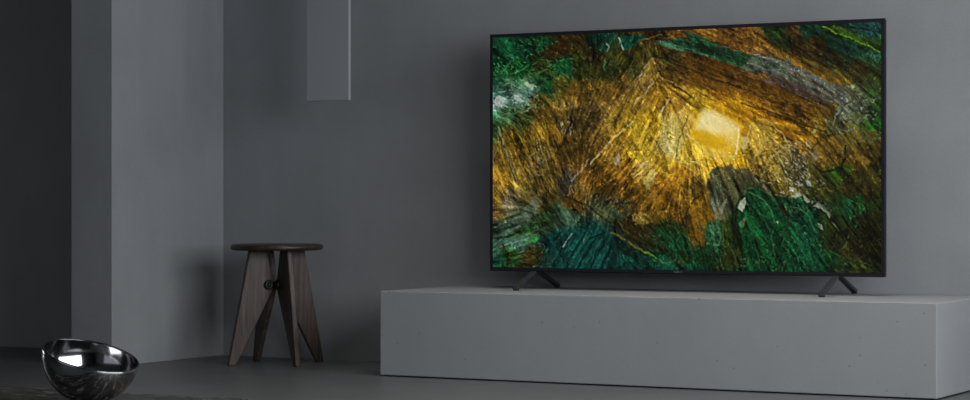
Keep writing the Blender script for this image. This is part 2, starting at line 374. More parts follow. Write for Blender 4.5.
def stroke(pts, col, w=1.0, k=.7, brk=0.0, seed=3):
    W_ = win(min(p[0] for p in pts), max(p[0] for p in pts), min(p[1] for p in pts), max(p[1] for p in pts))
    if W_ is None: return
    x = PXg[W_]+SN1[W_]; y = PYg[W_]+SN2[W_]
    dist = np.full(x.shape, 1e9)
    for (xa, ya_), (xb, yb_) in zip(pts, pts[1:]):
        L2 = (xb-xa)**2+(yb_-ya_)**2+1e-9; t = np.clip(((x-xa)*(xb-xa)+(y-ya_)*(yb_-ya_))/L2, 0, 1)
        dist = np.minimum(dist, np.hypot(x-xa-t*(xb-xa), y-ya_-t*(yb_-ya_)))
    m = np.clip(1-(dist-w*.28*WV[W_])/.75, 0, 1)*np.clip((BRK[seed % 6][W_]-max(brk, .12))*5, 0, 1)
    mm = (m*min(1, k*1.05))[..., None]; img[W_] = img[W_]*(1-mm)+np.array(col, float)*mm
def specks(x0, x1, y0, y1, n, col, seed, ln=3.0, w=.7, k=.6, ang=None):
    r = np.random.RandomState(seed)
    for _ in range(int(n*1.3)):
        x = r.uniform(x0, x1); y = r.uniform(y0, y1); a = r.uniform(0, PI) if ang is None else ang+r.uniform(-.5, .5); l = r.uniform(.2, 1)*ln*.75
        c_ = np.array(col)*r.uniform(.6, 1.15); bend = r.uniform(-.25, .25); ww = w*r.uniform(.3, 1)
        W_ = win(x, x, y, y, ln+2)
        if W_ is None: continue
        dx, dy = math.cos(a), math.sin(a); X_ = PXg[W_]-x; Y_ = PYg[W_]-y
        t = np.clip(X_*dx+Y_*dy, -l, l); off = -X_*dy+Y_*dx+bend*t*t/l
        m = np.clip(1-(np.hypot(X_*dx+Y_*dy-t, off)-ww*.4)/.65, 0, 1)*k
        mm = m[..., None]; img[W_] = img[W_]*(1-mm)+c_*mm
#PAINT
# dark brown log and pale crystal log, upper right
poly([(668,64),(700,57),(745,72),(800,88),(838,108),(836,120),(800,106),(760,101),(715,92),(690,78)], (84,54,10), .6, 2.5, .35)
poly([(690,72),(720,80),(760,88),(800,98),(832,112),(828,118),(790,104),(740,96),(705,88)], (100,62,9), .45, 2, .4)
poly([(665,42),(690,38),(720,48),(760,57),(790,68),(786,74),(750,72),(734,66),(700,54),(672,48)], (22,74,54), .8, 1.2, .4)
poly([(752,58),(792,60),(822,75),(850,92),(846,106),(832,104),(800,90),(764,74),(740,70)], (86,82,74), .75, 1.5, .4)
poly([(770,76),(800,86),(830,102),(824,104),(790,92),(762,82)], (82,60,56), .7, 1.5, .3)
poly([(790,56),(812,62),(836,70),(852,84),(838,86),(815,76),(792,64)], (136,86,16), .8, 1, .4)
poly([(732,28),(752,28),(772,42),(790,56),(788,62),(760,52),(736,40)], (110,72,20), .6, 1, .5)
stroke([(690,38),(716,46),(732,50),(758,56),(786,66),(820,80),(846,98)], (112,136,120), 1.2, .5, .30)
stroke([(700,54),(722,60),(736,64)], (60,130,96), 1.2, .6, .3, 4)
stroke([(756,56),(782,62),(800,70),(822,80)], (128,132,126), 1.6, .55, .25, 5)
stroke([(800,62),(818,66),(838,74)], (70,128,92), 1.4, .6, .2, 6)
stroke([(792,70),(816,80),(838,94)], (126,126,124), 2.2, .45, .3, 7)
stroke([(690,72),(722,82),(744,92),(780,99)], (128,104,44), .9, .55, .35, 8)
stroke([(688,86),(704,94),(716,100)], (176,150,70), 1.2, .6, .3, 9)
stroke([(720,52),(740,60),(756,70),(768,80)], (18,60,44), 1.5, .5)
# bright green edge top right
poly([(822,27),(842,28),(881,44),(881,54),(850,42)], (62,88,18), .7, 1, .4)
stroke([(824,28),(846,38),(866,46),(880,53)], (112,160,26), 1.6, .8, .1)
poly([(838,26),(881,24),(881,40),(864,34)], (28,64,72), .75, 1, .4)
stroke([(848,28),(862,29),(872,32),(877,37)], (24,34,14), 2.4, .8)
poly([(826,34),(846,42),(868,52),(866,56),(842,56),(830,50)], (20,56,46), .7, 1.2, .3)
specks(862,880,54,64, 16, (70,150,130), 5, 2)
stroke([(856,74),(868,84),(880,98)], (92,120,84), 1.0, .6, .2)
stroke([(820,32),(828,44),(824,52),(836,62),(848,80)], (26,22,8), 1.6, .6)
specks(800,850,30,60, 14, (34,60,30), 6, 3)
specks(842,880,62,90, 16, (70,84,60), 8, 3, ang=.7)
# veins near right
poly([(838,112),(846,104),(862,100),(870,106),(860,114),(846,116),(840,124)], (100,100,82), .6, 1, .5)
stroke([(834,126),(836,116),(846,106),(860,100),(874,100)], (150,158,140), 1.2, .65, .2)
stroke([(836,128),(848,132),(856,126),(862,120),(874,112)], (110,134,124), 1.3, .65, .25)
stroke([(842,138),(844,148),(843,156)], (120,130,110), 1.0, .5, .2)
stroke([(860,130),(864,138),(872,143),(880,138)], (92,140,128), 1.6, .65, .15)
specks(836,880,98,122, 22, (160,168,150), 9, 2.5, .8)
specks(864,880,122,140, 8, (56,130,50), 10, 3)
# green tongue upper middle and top left crystal mass
poly([(620,40),(632,36),(646,37),(636,46),(626,52),(621,48)], (8,74,58), .85, .8, .4)
stroke([(620,40),(623,46),(625,51)], (150,176,160), 1.4, .8)
stroke([(608,45),(610,48),(608,52)], (136,150,120), 1.6, .75)
stroke([(606,62),(604,68),(606,72)], (70,160,120), 2.0, .7)
stroke([(634,45),(646,40),(662,36)], (112,98,20), 1.0, .6, .1)
stroke([(626,52),(616,58),(612,66)], (92,84,24), 1.0, .5, .2)
poly([(656,42),(664,42),(684,50),(690,54),(672,50),(658,46)], (56,98,72), .8, .8, .3)
poly([(684,34),(690,33),(712,42),(724,47),(712,48),(692,42)], (24,88,62), .7, .8, .4)
stroke([(650,57),(664,62),(674,66)], (52,92,34), 1.2, .6, .2)
poly([(500,44),(540,40),(560,46),(548,56),(520,60),(498,70),(496,50)], (10,58,46), .35, 3, .5)
poly([(552,64),(568,60),(576,66),(570,76),(556,76)], (10,66,50), .5, 1.5, .5)
for (a, b) in [((512,76),(540,62)),((520,84),(548,70)),((530,78),(552,66)),((548,60),(566,82)),((556,58),(574,80)),((560,62),(580,58)),((500,58),(512,80)),((508,52),(524,66))]:
    stroke([a, b], (70,140,100), .8, .5, .3, int(a[0]))
specks(495,560,42,90, 90, (60,150,116), 22, 2.6, .6, .5)
specks(560,620,45,85, 36, (54,128,84), 23, 2.4, .7, .5)
specks(520,600,44,80, 40, (10,22,10), 24, 4, 1.6, .5)
specks(495,520,60,84, 20, (90,170,140), 25, 2.4, .6, .5, 1.0)
poly([(548,48),(566,44),(560,54),(552,60),(540,56)], (52,24,6), .6, 1.5, .3)
poly([(496,100),(500,96),(507,100),(505,106),(502,109),(498,106)], (196,206,198), .8, 1.2, .1)
poly([(525,84),(529,83),(535,88),(534,91),(530,89)], (190,200,192), .85, 1, .1)
poly([(515,96),(519,97),(524,101),(522,103),(517,100)], (186,196,186), .85, 1, .1)
specks(500,545,82,112, 46, (150,186,170), 26, 2.6, .8, .5)
stroke([(496,118),(510,114),(526,112),(544,104)], (90,130,80), 1.2, .5, .25)
# golden grains fanning down, left
stroke([(500,128),(506,146),(512,164),(520,190)], (150,152,126), 1.6, .7, .05)
stroke([(500,132),(498,150),(494,160)], (140,130,96), 1.0, .5, .2)
stroke([(510,126),(520,136),(528,148)], (172,168,20), 1.4, .6, .25)
stroke([(528,148),(534,164),(540,186)], (170,120,28), 1.2, .5, .25)
stroke([(538,136),(544,152),(551,170)], (166,140,76), 1.1, .55, .2)
stroke([(545,116),(547,130),(550,146)], (176,140,24), 1.4, .6, .2)
specks(528,545,150,180, 16, (150,150,150), 33, 2.4, 1, .5)
specks(498,560,125,200, 70, (186,140,40), 34, 3, .7, .4, 1.3)
specks(498,560,125,200, 50, (50,34,10), 35, 3.5, .9, .5, 1.3)
poly([(565,112),(584,106),(590,118),(578,140),(572,160),(560,168),(556,156),(566,134)], (62,46,16), .6, 2, .6)
specks(560,575,105,135, 18, (160,160,140), 36, 2.5, .9, .6, 1.9)
stroke([(573,180),(582,172),(590,160)], (142,128,120), 1.8, .7, .05)
specks(570,600,160,200, 26, (180,120,24), 37, 3, .8, .5, 2.2)
specks(590,640,160,215, 60, (60,36,8), 38, 4.5, 1.2, .6, 2.3)
specks(590,660,165,215, 60, (176,116,22), 39, 4, .8, .5, 2.3)
# long bright blade from upper middle to lower left
poly([(652,58),(660,60),(650,72),(638,86),(622,106),(612,118),(600,130),(592,144),(590,140),(600,122),(620,98),(640,74)], (140,104,38), .55, 1.2, .4)
stroke([(660,74),(654,84),(644,96),(636,104)], (196,170,110), 2.2, .6, .1)
stroke([(634,122),(618,136),(606,148),(592,164)], (206,184,120), 1.8, .7, .08)
stroke([(648,64),(644,72),(640,78)], (176,176,160), 2.0, .6, .2)
stroke([(612,102),(604,122),(596,136),(590,152)], (150,112,50), 1.2, .6, .2)
stroke([(670,100),(666,106),(663,112)], (206,190,170), 1.8, .7)
stroke([(678,98),(674,106)], (150,130,60), 1.6, .5)
stroke([(662,78),(672,86),(690,96)], (176,126,30), 1.2, .6, .1)
stroke([(660,62),(664,76),(662,84)], (60,44,10), 1.8, .5)
poly([(596,60),(612,52),(640,52),(628,76),(606,96),(592,104)], (58,52,14), .35, 3, .5)
# yellow centre facets
poly([(632,130),(640,121),(650,124),(651,136),(642,150),(636,144)], (196,150,30), .6, .8, .2)
poly([(662,118),(676,112),(688,116),(688,134),(680,158),(672,156),(666,136)], (160,136,66), .5, 1.5, .4)
stroke([(662,112),(664,124),(672,158),(680,159)], (200,180,110), 1.0, .6, .1)
stroke([(672,134),(680,138),(684,132)], (96,70,20), .9, .6)
stroke([(642,152),(650,162),(660,166)], (212,170,50), 1.0, .6, .1)
stroke([(640,150),(643,140),(652,126)], (216,176,60), .9, .5, .1)
stroke([(606,136),(620,134),(634,126)], (206,150,50), .9, .5, .2)
poly([(614,160),(620,152),(620,166),(616,168)], (186,166,142), .7, .8, .2)
poly([(645,184),(652,168),(657,172),(654,186),(648,190)], (182,166,96), .6, 1, .3)
poly([(640,165),(650,160),(648,164),(643,166)], (196,178,130), .7, .8, .1)
stroke([(672,160),(690,164),(700,162)], (226,196,100), 1.0, .6, .1)
specks(600,690,120,185, 80, (224,176,50), 41, 3.2, .6, .45)
specks(600,690,120,185, 50, (120,76,14), 42, 3.2, .7, .45)
# glowing prism
poly([(706,109),(712,109),(738,122),(744,128),(741,150),(736,158),(722,152),(704,148),(692,140),(691,132),(696,120)], (226,166,34), .95, 2, .05, .6)
poly([(704,111),(714,111),(736,124),(741,131),(728,136),(712,134),(697,129),(699,120)], (254,234,176), .9, 6, .03, .4)
poly([(722,124),(738,130),(739,146),(732,148),(726,138)], (246,216,130), .7, 5, .03, .4)
poly([(693,132),(704,132),(716,138),(728,146),(722,149),(704,146),(694,140)], (206,146,16), .75, 4, .05, .4)
stroke([(740,128),(739,142),(737,154)], (252,238,170), 2.2, .8, .05)
poly([(741,137),(749,138),(748,148),(742,152)], (232,212,140), .7, 2, .1)
poly([(740,132),(746,128),(752,130),(749,136),(742,136)], (168,106,12), .6, 2, .1)
poly([(704,147),(724,151),(736,158),(728,164),(714,158)], (236,190,80), .6, 3, .15)
stroke([(688,134),(700,146),(712,156),(722,163)], (240,206,120), 1.2, .6, .2)
specks(690,735,150,170, 26, (246,214,120), 43, 3, .8, .5, .4)
# shell-like mass right of the prism
stroke([(748,138),(752,126),(758,119),(766,120),(776,128),(784,134),(790,148),(792,160)], (220,190,110), 1.3, .65, .08)
stroke([(742,158),(752,148),(764,140),(776,132)], (206,176,80), 1.0, .5, .2)
stroke([(756,158),(764,142),(780,130)], (206,184,110), .9, .5, .2, 8)
stroke([(764,176),(770,158),(784,150)], (190,170,100), .9, .5, .2, 8)
stroke([(776,150),(784,166),(790,178)], (196,190,150), 1.2, .5, .2, 9)
poly([(780,146),(788,146),(792,162),(786,160)], (160,140,84), .5, 1, .3)
specks(745,800,140,200, 90, (216,196,120), 44, 2.6, .7, .45)
specks(745,800,150,200, 60, (60,46,14), 45, 3, .9, .5)
specks(790,812,142,185, 40, (196,196,180), 46, 2.4, .9, .6, 1.0)
poly([(810,150),(822,138),(836,136),(844,146),(844,158),(836,168),(820,170),(812,164)], (128,86,22), .5, 1.2, .35)
poly([(811,156),(817,148),(819,158),(814,164)], (126,116,110), .55, 1, .2)
poly([(812,132),(818,124),(817,131),(812,134)], (190,176,110), .7, 1, .2)
stroke([(792,116),(808,122),(830,128)], (70,44,8), 1.2, .6)
stroke([(790,104),(812,104),(834,112)], (150,100,20), 1.0, .5, .2)
stroke([(790,126),(808,138),(816,142)], (188,130,26), 1.2, .5, .1)
poly([(850,158),(860,154),(872,162),(866,164)], (136,98,26), .7, 1, .2)
poly([(820,172),(840,168),(852,166),(850,176),(836,182),(824,178)], (54,84,20), .5, 2, .5)
specks(850,880,150,200, 24, (70,56,16), 47, 4, 1, .4)
# dark crystal fingers and green stones, lower right
poly([(708,186),(712,170),(718,166),(724,168),(730,164),(738,170),(748,168),(756,176),(768,184),(776,196),(786,210),(780,214),(764,200),(752,190),(742,196),(736,210),(726,222),(716,220),(710,204)], (70,68,46), .85, 1.2, .5)
poly([(752,188),(758,186),(768,194),(780,204),(790,222),(800,240),(806,256),(804,271),(740,270),(742,250),(741,222),(736,206),(744,196)], (13,66,36), .82, 1.2, .45)
poly([(768,196),(790,196),(806,200),(816,212),(820,226),(818,246),(826,262),(824,271),(790,271),(800,250),(790,228)], (13,66,44), .75, 1.2, .5)
poly([(706,226),(712,220),(720,221),(722,232),(722,252),(716,262),(708,250),(704,238)], (28,74,50), .7, 1.2, .5)
poly([(722,222),(734,212),(740,232),(744,262),(740,271),(716,270),(722,250)], (42,52,16), .6, 1.5, .5)
poly([(692,195),(700,198),(712,210),(718,222),(708,222),(706,238),(706,246),(696,236),(690,234)], (112,76,11), .6, 1.2, .35)
poly([(738,205),(746,197),(747,202),(744,211),(740,210)], (196,196,184), .9, .8, .05)
poly([(720,208),(728,196),(726,206),(722,214)], (140,146,130), .7, 1, .1)
poly([(712,200),(716,190),(719,200),(718,214),(714,210)], (104,116,98), .6, 1, .3)
poly([(740,224),(746,216),(748,218),(743,228)], (126,146,130), .6, .8, .1)
stroke([(742,196),(748,188),(758,188),(770,194)], (78,130,96), 1.4, .6, .15)
stroke([(716,218),(724,224),(724,240)], (90,110,80), 1.0, .5, .2)
stroke([(714,178),(716,190),(720,204)], (150,150,120), .9, .5, .2)
stroke([(732,172),(740,188),(750,190)], (40,36,20), 2, .6)
stroke([(772,190),(778,204),(786,214),(794,226)], (40,20,6), 2.2, .8)
stroke([(786,214),(800,222),(812,220)], (8,34,20), 1.4, .6)
poly([(777,221),(780,221),(779,224),(777,223)], (196,206,190), .9, .8, 0)
specks(706,722,222,245, 26, (120,156,134), 50, 2.2, .7, .5)
specks(742,800,200,270, 130, (44,128,84), 51, 2.8, .7, .42)
specks(742,800,200,270, 60, (4,26,12), 52, 3.5, 1, .5)
specks(796,826,205,270, 80, (48,140,104), 53, 2.8, .7, .42)
specks(730,800,256,271, 40, (110,150,120), 54, 1.6, .6, .4)
specks(690,740,240,271, 46, (40,96,52), 55, 3, .7, .4)
# white broken facets
for pts in [[(790,186),(795,188),(794,192),(790,191)],[(792,196),(800,192),(802,195),(796,199)],[(803,194),(807,197),(812,201),(808,203),(804,199)],[(813,206),(818,202),(824,204),(828,210),(831,214),(830,218),(826,212),(820,208)],
            [(832,222),(836,224),(840,230),(835,226)],[(818,222),(822,224),(824,230),(821,229)],[(806,180),(811,182),(812,187),(808,186)],[(780,192),(784,190),(785,194)],[(798,181),(803,185),(800,187)]]:
    poly(pts, (186,184,170), .85, .7, .1, .5)
specks(782,832,180,212, 50, (176,166,130), 56, 1.8, .7, .55)
poly([(806,186),(830,192),(856,202),(864,212),(862,240),(880,264),(880,271),(846,271),(850,250),(838,232),(826,210),(812,200)], (40,40,12), .4, 2, .5)
poly([(842,200),(848,198),(854,206),(850,216),(844,214)], (30,92,60), .7, 1.2, .3)
poly([(856,202),(862,200),(865,210),(860,218),(856,212)], (26,92,34), .6, 1.2, .4)
stroke([(826,182),(844,192),(858,200),(864,208),(864,220)], (70,74,20), 1.2, .5, .15)
stroke([(843,216),(852,230),(864,244),(878,262)], (12,12,4), 2.2, .8)
stroke([(850,234),(846,244),(840,250)], (96,96,70), 1.2, .65, .1)
stroke([(860,242),(862,252),(870,258)], (90,90,60), 1.0, .6, .3)
specks(838,876,256,271, 34, (84,104,50), 57, 3, .8, .5, .5)
specks(850,880,210,260, 26, (14,10,3), 58, 5, 1.6, .5, .9)
specks(820,880,172,205, 30, (90,70,14), 59, 3.5, .8, .4)
# green glassy sheets, lower left and middle
poly([(494,222),(508,218),(522,212),(534,200),(540,206),(530,220),(520,228),(504,236),(494,240)], (66,86,68), .6, 1.5, .4)
poly([(494,248),(506,240),(524,236),(540,234),(540,244),(520,246),(504,250),(494,258)], (58,94,78), .6, 1, .35)
poly([(528,240),(538,236),(540,238),(536,242)], (36,150,44), .7, 1, .3)
stroke([(494,250),(502,246),(514,242),(530,238)], (120,146,130), 1.2, .6, .15)
stroke([(496,244),(510,232),(520,226)], (110,128,110), 1.0, .5, .2)
stroke([(504,244),(508,256),(510,268)], (40,26,6), 2.2, .7)
stroke([(506,264),(524,258),(544,250)], (26,22,6), 1.4, .6)
poly([(522,212),(536,196),(544,200),(536,214),(528,222)], (100,108,90), .5, 1, .3)
poly([(562,208),(570,206),(582,216),(576,226),(566,224)], (60,96,72), .6, 1, .3)
poly([(542,240),(556,232),(572,228),(590,228),(612,234),(618,244),(622,258),(618,269),(540,269),(546,252)], (11,58,52), .72, 2, .35)
for a, b in [((586,232),(568,262)),((598,236),(580,266)),((606,240),(592,268)),((560,232),(546,256)),((574,236),(560,250)),((590,238),(606,232)),((612,246),(602,268))]:
    stroke([a, b], (4,22,22), 1.6, .7, .1, int(a[0]))
for a, b in [((590,234),(572,260)),((578,240),(566,252)),((604,238),(588,262)),((562,246),(554,262)),((612,250),(606,264))]:
    stroke([a, b], (30,110,96), 1.4, .5, .2, int(a[0])+1)
stroke([(573,232),(569,239),(565,246)], (170,190,180), 1.3, .75, .25)
stroke([(588,232),(584,240)], (110,160,146), 1.2, .6, .2)
stroke([(596,206),(606,212),(618,220),(626,230)], (96,110,70), 1.0, .5, .2)
poly([(604,200),(614,206),(626,216),(622,222),(608,212)], (48,76,56), .6, 1.2, .3)
poly([(632,214),(642,212),(648,214),(652,212),(654,222),(636,225)], (136,112,44), .6, 1, .5)
stroke([(612,232),(624,238),(636,246),(648,252)], (128,96,16), 1.6, .75, .05)
stroke([(646,251),(656,257),(664,262)], (90,140,20), 1.8, .75, .05)
stroke([(664,262),(670,262),(676,258)], (70,130,110), 1.4, .6, .1)
poly([(656,228),(668,226),(688,236),(690,256),(672,262),(660,254)], (16,56,28), .5, 2, .5)
poly([(616,228),(640,226),(660,236),(668,250),(652,250),(632,240)], (46,36,10), .5, 2, .4)
poly([(630,254),(646,256),(660,264),(676,266),(690,260),(700,269),(622,268)], (9,52,40), .5, 2, .5)
specks(494,560,245,268, 36, (56,110,60), 61, 2.6, .8, .45)
specks(640,700,230,268, 50, (44,116,76), 62, 2.6, .7, .45)
specks(560,620,196,216, 30, (120,90,30), 63, 3, .8, .4)
specks(540,600,232,268, 36, (30,120,104), 64, 3, .7, .4, 2.1)
# crevices that set the big crystals apart
K = (22, 16, 5)
for pts, w, k in [([(654,58),(668,60),(690,70),(716,80),(742,88)],2.0,.55),([(656,62),(662,76),(676,88),(696,98)],1.8,.5),([(742,104),(770,112),(800,124),(826,132)],1.6,.5),
    ([(836,122),(846,104),(868,98)],1.4,.4),([(812,164),(822,172),(838,170),(846,158)],2.0,.6),([(846,146),(846,158),(840,170)],1.4,.5),([(812,150),(822,138),(836,134)],1.4,.45),
    ([(700,196),(690,206),(684,220),(690,232)],2,.5),([(756,176),(768,186),(778,200),(790,216)],2.4,.7),([(744,192),(738,206),(736,224),(742,250)],1.8,.6),
    ([(806,202),(818,214),(822,232),(824,250)],2.0,.5),([(866,204),(868,222),(864,240),(874,262)],1.8,.6),([(834,220),(848,238),(862,252),(876,268)],2.6,.7),
    ([(600,110),(592,124),(588,144)],1.6,.45),([(652,58),(636,78),(616,102)],1.2,.4),([(690,116),(680,140),(676,160)],1.2,.4),([(576,110),(570,130),(560,150)],2.4,.5),
    ([(544,206),(556,214),(566,226),(556,240)],1.8,.6),([(494,238),(510,236),(522,230)],1.6,.5),([(618,224),(636,240),(652,252)],1.4,.5),([(566,196),(590,206),(610,222)],2,.5),
    ([(790,46),(812,54),(836,62),(856,78)],1.8,.5),([(836,30),(846,46),(850,58)],1.4,.4),([(776,28),(790,44),(812,58)],1.4,.5),([(596,50),(610,60),(604,78)],1.6,.5)]:
    stroke(pts, K, w*1.3, k, .05, int(pts[0][0]))
# amber light along the underside of the log, pale rims
poly([(700,98),(722,102),(748,112),(776,120),(800,128),(790,134),(764,124),(748,122),(730,114),(708,106)], (184,122,14), .45, 3, .3)
stroke([(658,76),(674,84),(690,92),(706,102)], (166,134,52), 1.6, .6, .1)
stroke([(700,100),(722,108),(742,118),(754,128)], (206,150,30), 1.4, .5, .1, 2)
stroke([(672,62),(700,74),(736,84),(770,94),(812,110)], (110,84,34), .9, .45, .3, 3)
stroke([(676,70),(712,82),(752,94),(790,108)], (124,84,22), .9, .45, .3, 4)
stroke([(690,84),(724,92),(760,104),(800,116)], (136,92,18), .9, .4, .3, 5)
stroke([(740,70),(776,84),(814,102),(834,112)], (118,108,100), .9, .5, .3, 1)
stroke([(748,64),(786,76),(822,92),(844,104)], (134,132,126), .9, .5, .25, 2)
stroke([(760,64),(790,76),(806,86)], (60,96,80), 1.2, .5, .2, 3)
stroke([(664,44),(690,50),(716,60),(744,68)], (70,126,96), .9, .5, .25, 4)
stroke([(674,42),(700,46),(724,54),(748,60)], (16,44,32), 1.2, .6, .2, 5)
# rounded highlights over the green stones
for pts, c_, w in [([(750,192),(760,196),(770,206),(776,222)],(70,140,100),1.2),([(754,206),(764,216),(772,236),(776,256)],(40,112,72),1),([(746,214),(752,232),(758,252),(760,268)],(36,100,62),1),
    ([(786,206),(800,208),(810,216),(816,230)],(66,136,104),1.2),([(790,220),(802,230),(810,246),(812,262)],(40,116,84),1),([(784,236),(794,248),(800,262)],(34,110,78),1),
    ([(710,226),(718,224),(722,234),(718,250)],(80,130,100),1.1),([(850,200),(860,204),(862,216),(856,226)],(60,130,80),1.1),([(844,204),(852,212),(850,222)],(50,120,76),1),
    ([(726,240),(734,252),(738,266)],(60,84,36),1),([(830,250),(842,256),(856,266)],(70,110,60),1.1),([(700,206),(708,212),(714,222)],(120,96,40),1),([(712,172),(716,184),(722,196),(720,206)],(112,118,92),1.1),
    ([(724,170),(730,182),(738,192)],(96,92,66),1),([(746,172),(754,184),(766,192)],(92,84,56),1)]:
    stroke(pts, c_, w*1.3, .55, .12, int(pts[0][1]))
poly([(712,170),(718,166),(722,176),(726,190),(720,200),(712,196),(708,184)], (52,62,48), .45, 1.5, .6)
poly([(724,170),(732,166),(742,172),(754,178),(768,192),(752,186),(740,192),(730,182)], (40,42,26), .5, 1.5, .6)
poly([(826,176),(850,172),(880,168),(880,196),(862,196),(844,186)], (52,48,12), .45, 3, .5)
poly([(846,134),(880,128),(880,164),(862,152),(848,150)], (78,56,16), .4, 3, .5)
poly([(800,60),(830,56),(880,62),(880,94),(850,84),(826,70)], (52,44,14), .35, 3, .5)
#ENDPAINT
# overall grade of the picture: muted highlights, olive golds, greener top left corner
rt = np.clip((PXg-770)/60, 0, 1)[..., None]; img = img*(1-.10*rt)*(1-rt*np.array([.05, -.03, -.05]))
grn = np.clip((img[..., 1]-img[..., 0])/20, 0, 1)*np.clip((PXg-680)/20, 0, 1); img[..., 2] *= 1-.16*grn; img *= (1-.08*grn)[..., None]
gw = np.exp(-(((PXg-722)/50)**2+((PYg-132)/26)**2))[..., None]; img = img+gw*np.array([44, 27, -4])
g2_ = np.exp(-(((PXg-655)/58)**2+((PYg-146)/34)**2))[..., None]*(1-calm[..., None]); img = img*(1+.10*g2_)+g2_*np.array([12, 13, 3])
# fine glitter, and a little unsharp mask so that small facets read crisply
hf = vnoise(PXg/1.1+7, PYg/1.1, 201)+.8*vnoise(PXg/2.1, PYg/2.1+3, 202)-.9
img = img*(1+.20*hf*(1-.9*calm))[..., None]
sp = np.clip((vnoise(PXg/1.5, PYg/1.5, 211)-.80)*6, 0, 1)*(fbm(PXg/14, PYg/14, 221) > .47)*(1-.9*calm)
img = img*(1+.40*sp)[..., None]+(16*sp)[..., None]
bl = img.copy()
for ax in (0, 1):
    for _ in range(2):
        bl = (np.roll(bl, 1, ax)+np.roll(bl, -1, ax)+np.roll(bl, 2, ax)+np.roll(bl, -2, ax)+bl)/5
img = img+.55*(img-bl)
gl = img.mean(axis=2, keepdims=True); img = gl*.07+img*.93
tl = np.clip((620-PXg)/40, 0, 1)*np.clip((96-PYg)/20, 0, 1)
img[..., 2] *= 1-.26*tl
img[..., 1] *= 1.03
img = img*.86; img = np.where(img > 150, 150+(img-150)*.78, img)
img = np.clip(img, 2, 255)
c = img/255.
lin = np.where(c <= .04045, c/12.92, ((c+.055)/1.055)**2.4)
# the screen mesh
sx0, sx1, sz1, sz0 = x0+BZ, x1-BZ, z1-BZ, z0+BZB
X = sx0+(sx1-sx0)*ga; Z = sz1+(sz0-sz1)*gb; Y = np.full_like(X, ya+.0022)
co = np.stack([X, Y, Z], -1).reshape(-1, 3).astype(np.float32)
idx = np.arange(NX*NZ).reshape(NZ, NX)
q = np.stack([idx[:-1, :-1], idx[1:, :-1], idx[1:, 1:], idx[:-1, 1:]], -1).reshape(-1, 4)
me = bpy.data.meshes.new('screen')
me.vertices.add(len(co)); me.vertices.foreach_set('co', co.ravel())
me.loops.add(q.size); me.loops.foreach_set('vertex_index', q.ravel().astype(np.int32))
me.polygons.add(len(q)); me.polygons.foreach_set('loop_start', (np.arange(len(q))*4).astype(np.int32))
me.polygons.foreach_set('loop_total', np.full(len(q), 4, np.int32))
me.update(calc_edges=True)
at = me.color_attributes.new('picture', 'FLOAT_COLOR', 'POINT')
at.data.foreach_set('color', np.concatenate([lin.reshape(-1, 3), np.ones((NX*NZ, 1))], 1).astype(np.float32).ravel())
M_scr, nt, p = newmat('screen_picture'); L = nt.links.new
vc = N(nt, 'ShaderNodeVertexColor', layer_name='picture')
p.inputs['Base Color'].default_value = (.002, .002, .002, 1); p.inputs['Roughness'].default_value = .3
p.inputs['Specular IOR Level'].default_value = .12
L(vc.outputs['Color'], p.inputs['Emission Color']); p.inputs['Emission Strength'].default_value = 1.0
me.materials.append(M_scr)
scr = bpy.data.objects.new('screen', me); C.objects.link(scr); scr.parent = tv
scr['label'] = 'glowing picture of golden and green crystals'

# feet: an inverted V seen from the side, one bar to the front and one to the back, each with a rubber pad
for fxx in (1.477, 2.583):
    bm = bmesh.new()
    cxl = fxx-ox; W = .019
    zt = TZ0-oz+.006
    yF, yM, yB = -.363-oy, -.205-oy, -.035-oy
    def bar(ytop, ybot, sgn):
        pts = [(ytop-sgn*.006, zt), (ytop+sgn*.018, zt), (ybot, .014), (ybot, .003), (ybot-sgn*.010, .003), (ybot-sgn*.014, .007)]
        prism(bm, pts, cxl-W/2, cxl+W/2, lambda s, t, w: (w, s, t), .0012)
    bar(yM+.008, yF, -1); bar(yM-.008, yB, 1)
    ft = link('stand_foot', bm, M_foot, tv)
    for yy in (yF+.008, yB-.008):
        bm = bmesh.new(); box(bm, cxl-W/2+.001, cxl+W/2-.001, yy-.006, yy+.006, 0, .0035)
        link('rubber_pad', bm, M_rub, ft)
# maker's lettering on the lower bezel
cu = bpy.data.curves.new('logo_lettering', 'FONT'); cu.body = 'SONY'; cu.size = .011; cu.extrude = .0003
cu.align_x = 'CENTER'; cu.align_y = 'CENTER'; cu.space_character = 1.15
tmp = bpy.data.objects.new('tmp', cu); C.objects.link(tmp)
dg = bpy.context.evaluated_depsgraph_get(); lm = bpy.data.meshes.new_from_object(tmp.evaluated_get(dg))
bpy.data.objects.remove(tmp); lm.materials.clear(); lm.materials.append(M_logo)
lo = bpy.data.objects.new('logo_lettering', lm); C.objects.link(lo); lo.parent = tv
lo.rotation_euler = (PI/2, 0, 0); lo.location = (0, ya-.0004, z0+BZB/2)
lo['label'] = 'tiny grey letters'

# ------------------------------------------------------------------ stool
SX, SY = .441, -.285
st = empty('stool', (SX, SY, 0))
tag(st, 'dark brown wooden stool with round seat and four tapered plank legs near the wall corner', 'stool')
R, t0, t1 = .171, .420, .443
bm = bmesh.new()
prof = [(0, t0), (R-.012, t0), (R-.006, t0+.0015), (R-.0015, t0+.006), (R, t0+.0115), (R-.0015, t0+.017), (R-.006, t1-.0015), (R-.012, t1), (R-.03, t1+.0005), (0, t1+.0005)]
lathe(bm, prof, 96); link('seat', bm, M_seat, st, smooth=True)
for a, rf in ((-121, .197), (-31, .186), (62, .194), (150, .190)):
    legprof = [(rf, 0), (rf-.030, 0), (.0150, .283), (.0155, .303), (.045, t0+.001), (.112, t0+.001)]
    bm = bmesh.new()
    prism(bm, legprof, -.0105, .0105, lambda s, t, w: (s, w, t), .004)
    lg = link('leg', bm, M_wood, st); lg.rotation_euler = (0, 0, math.radians(a))
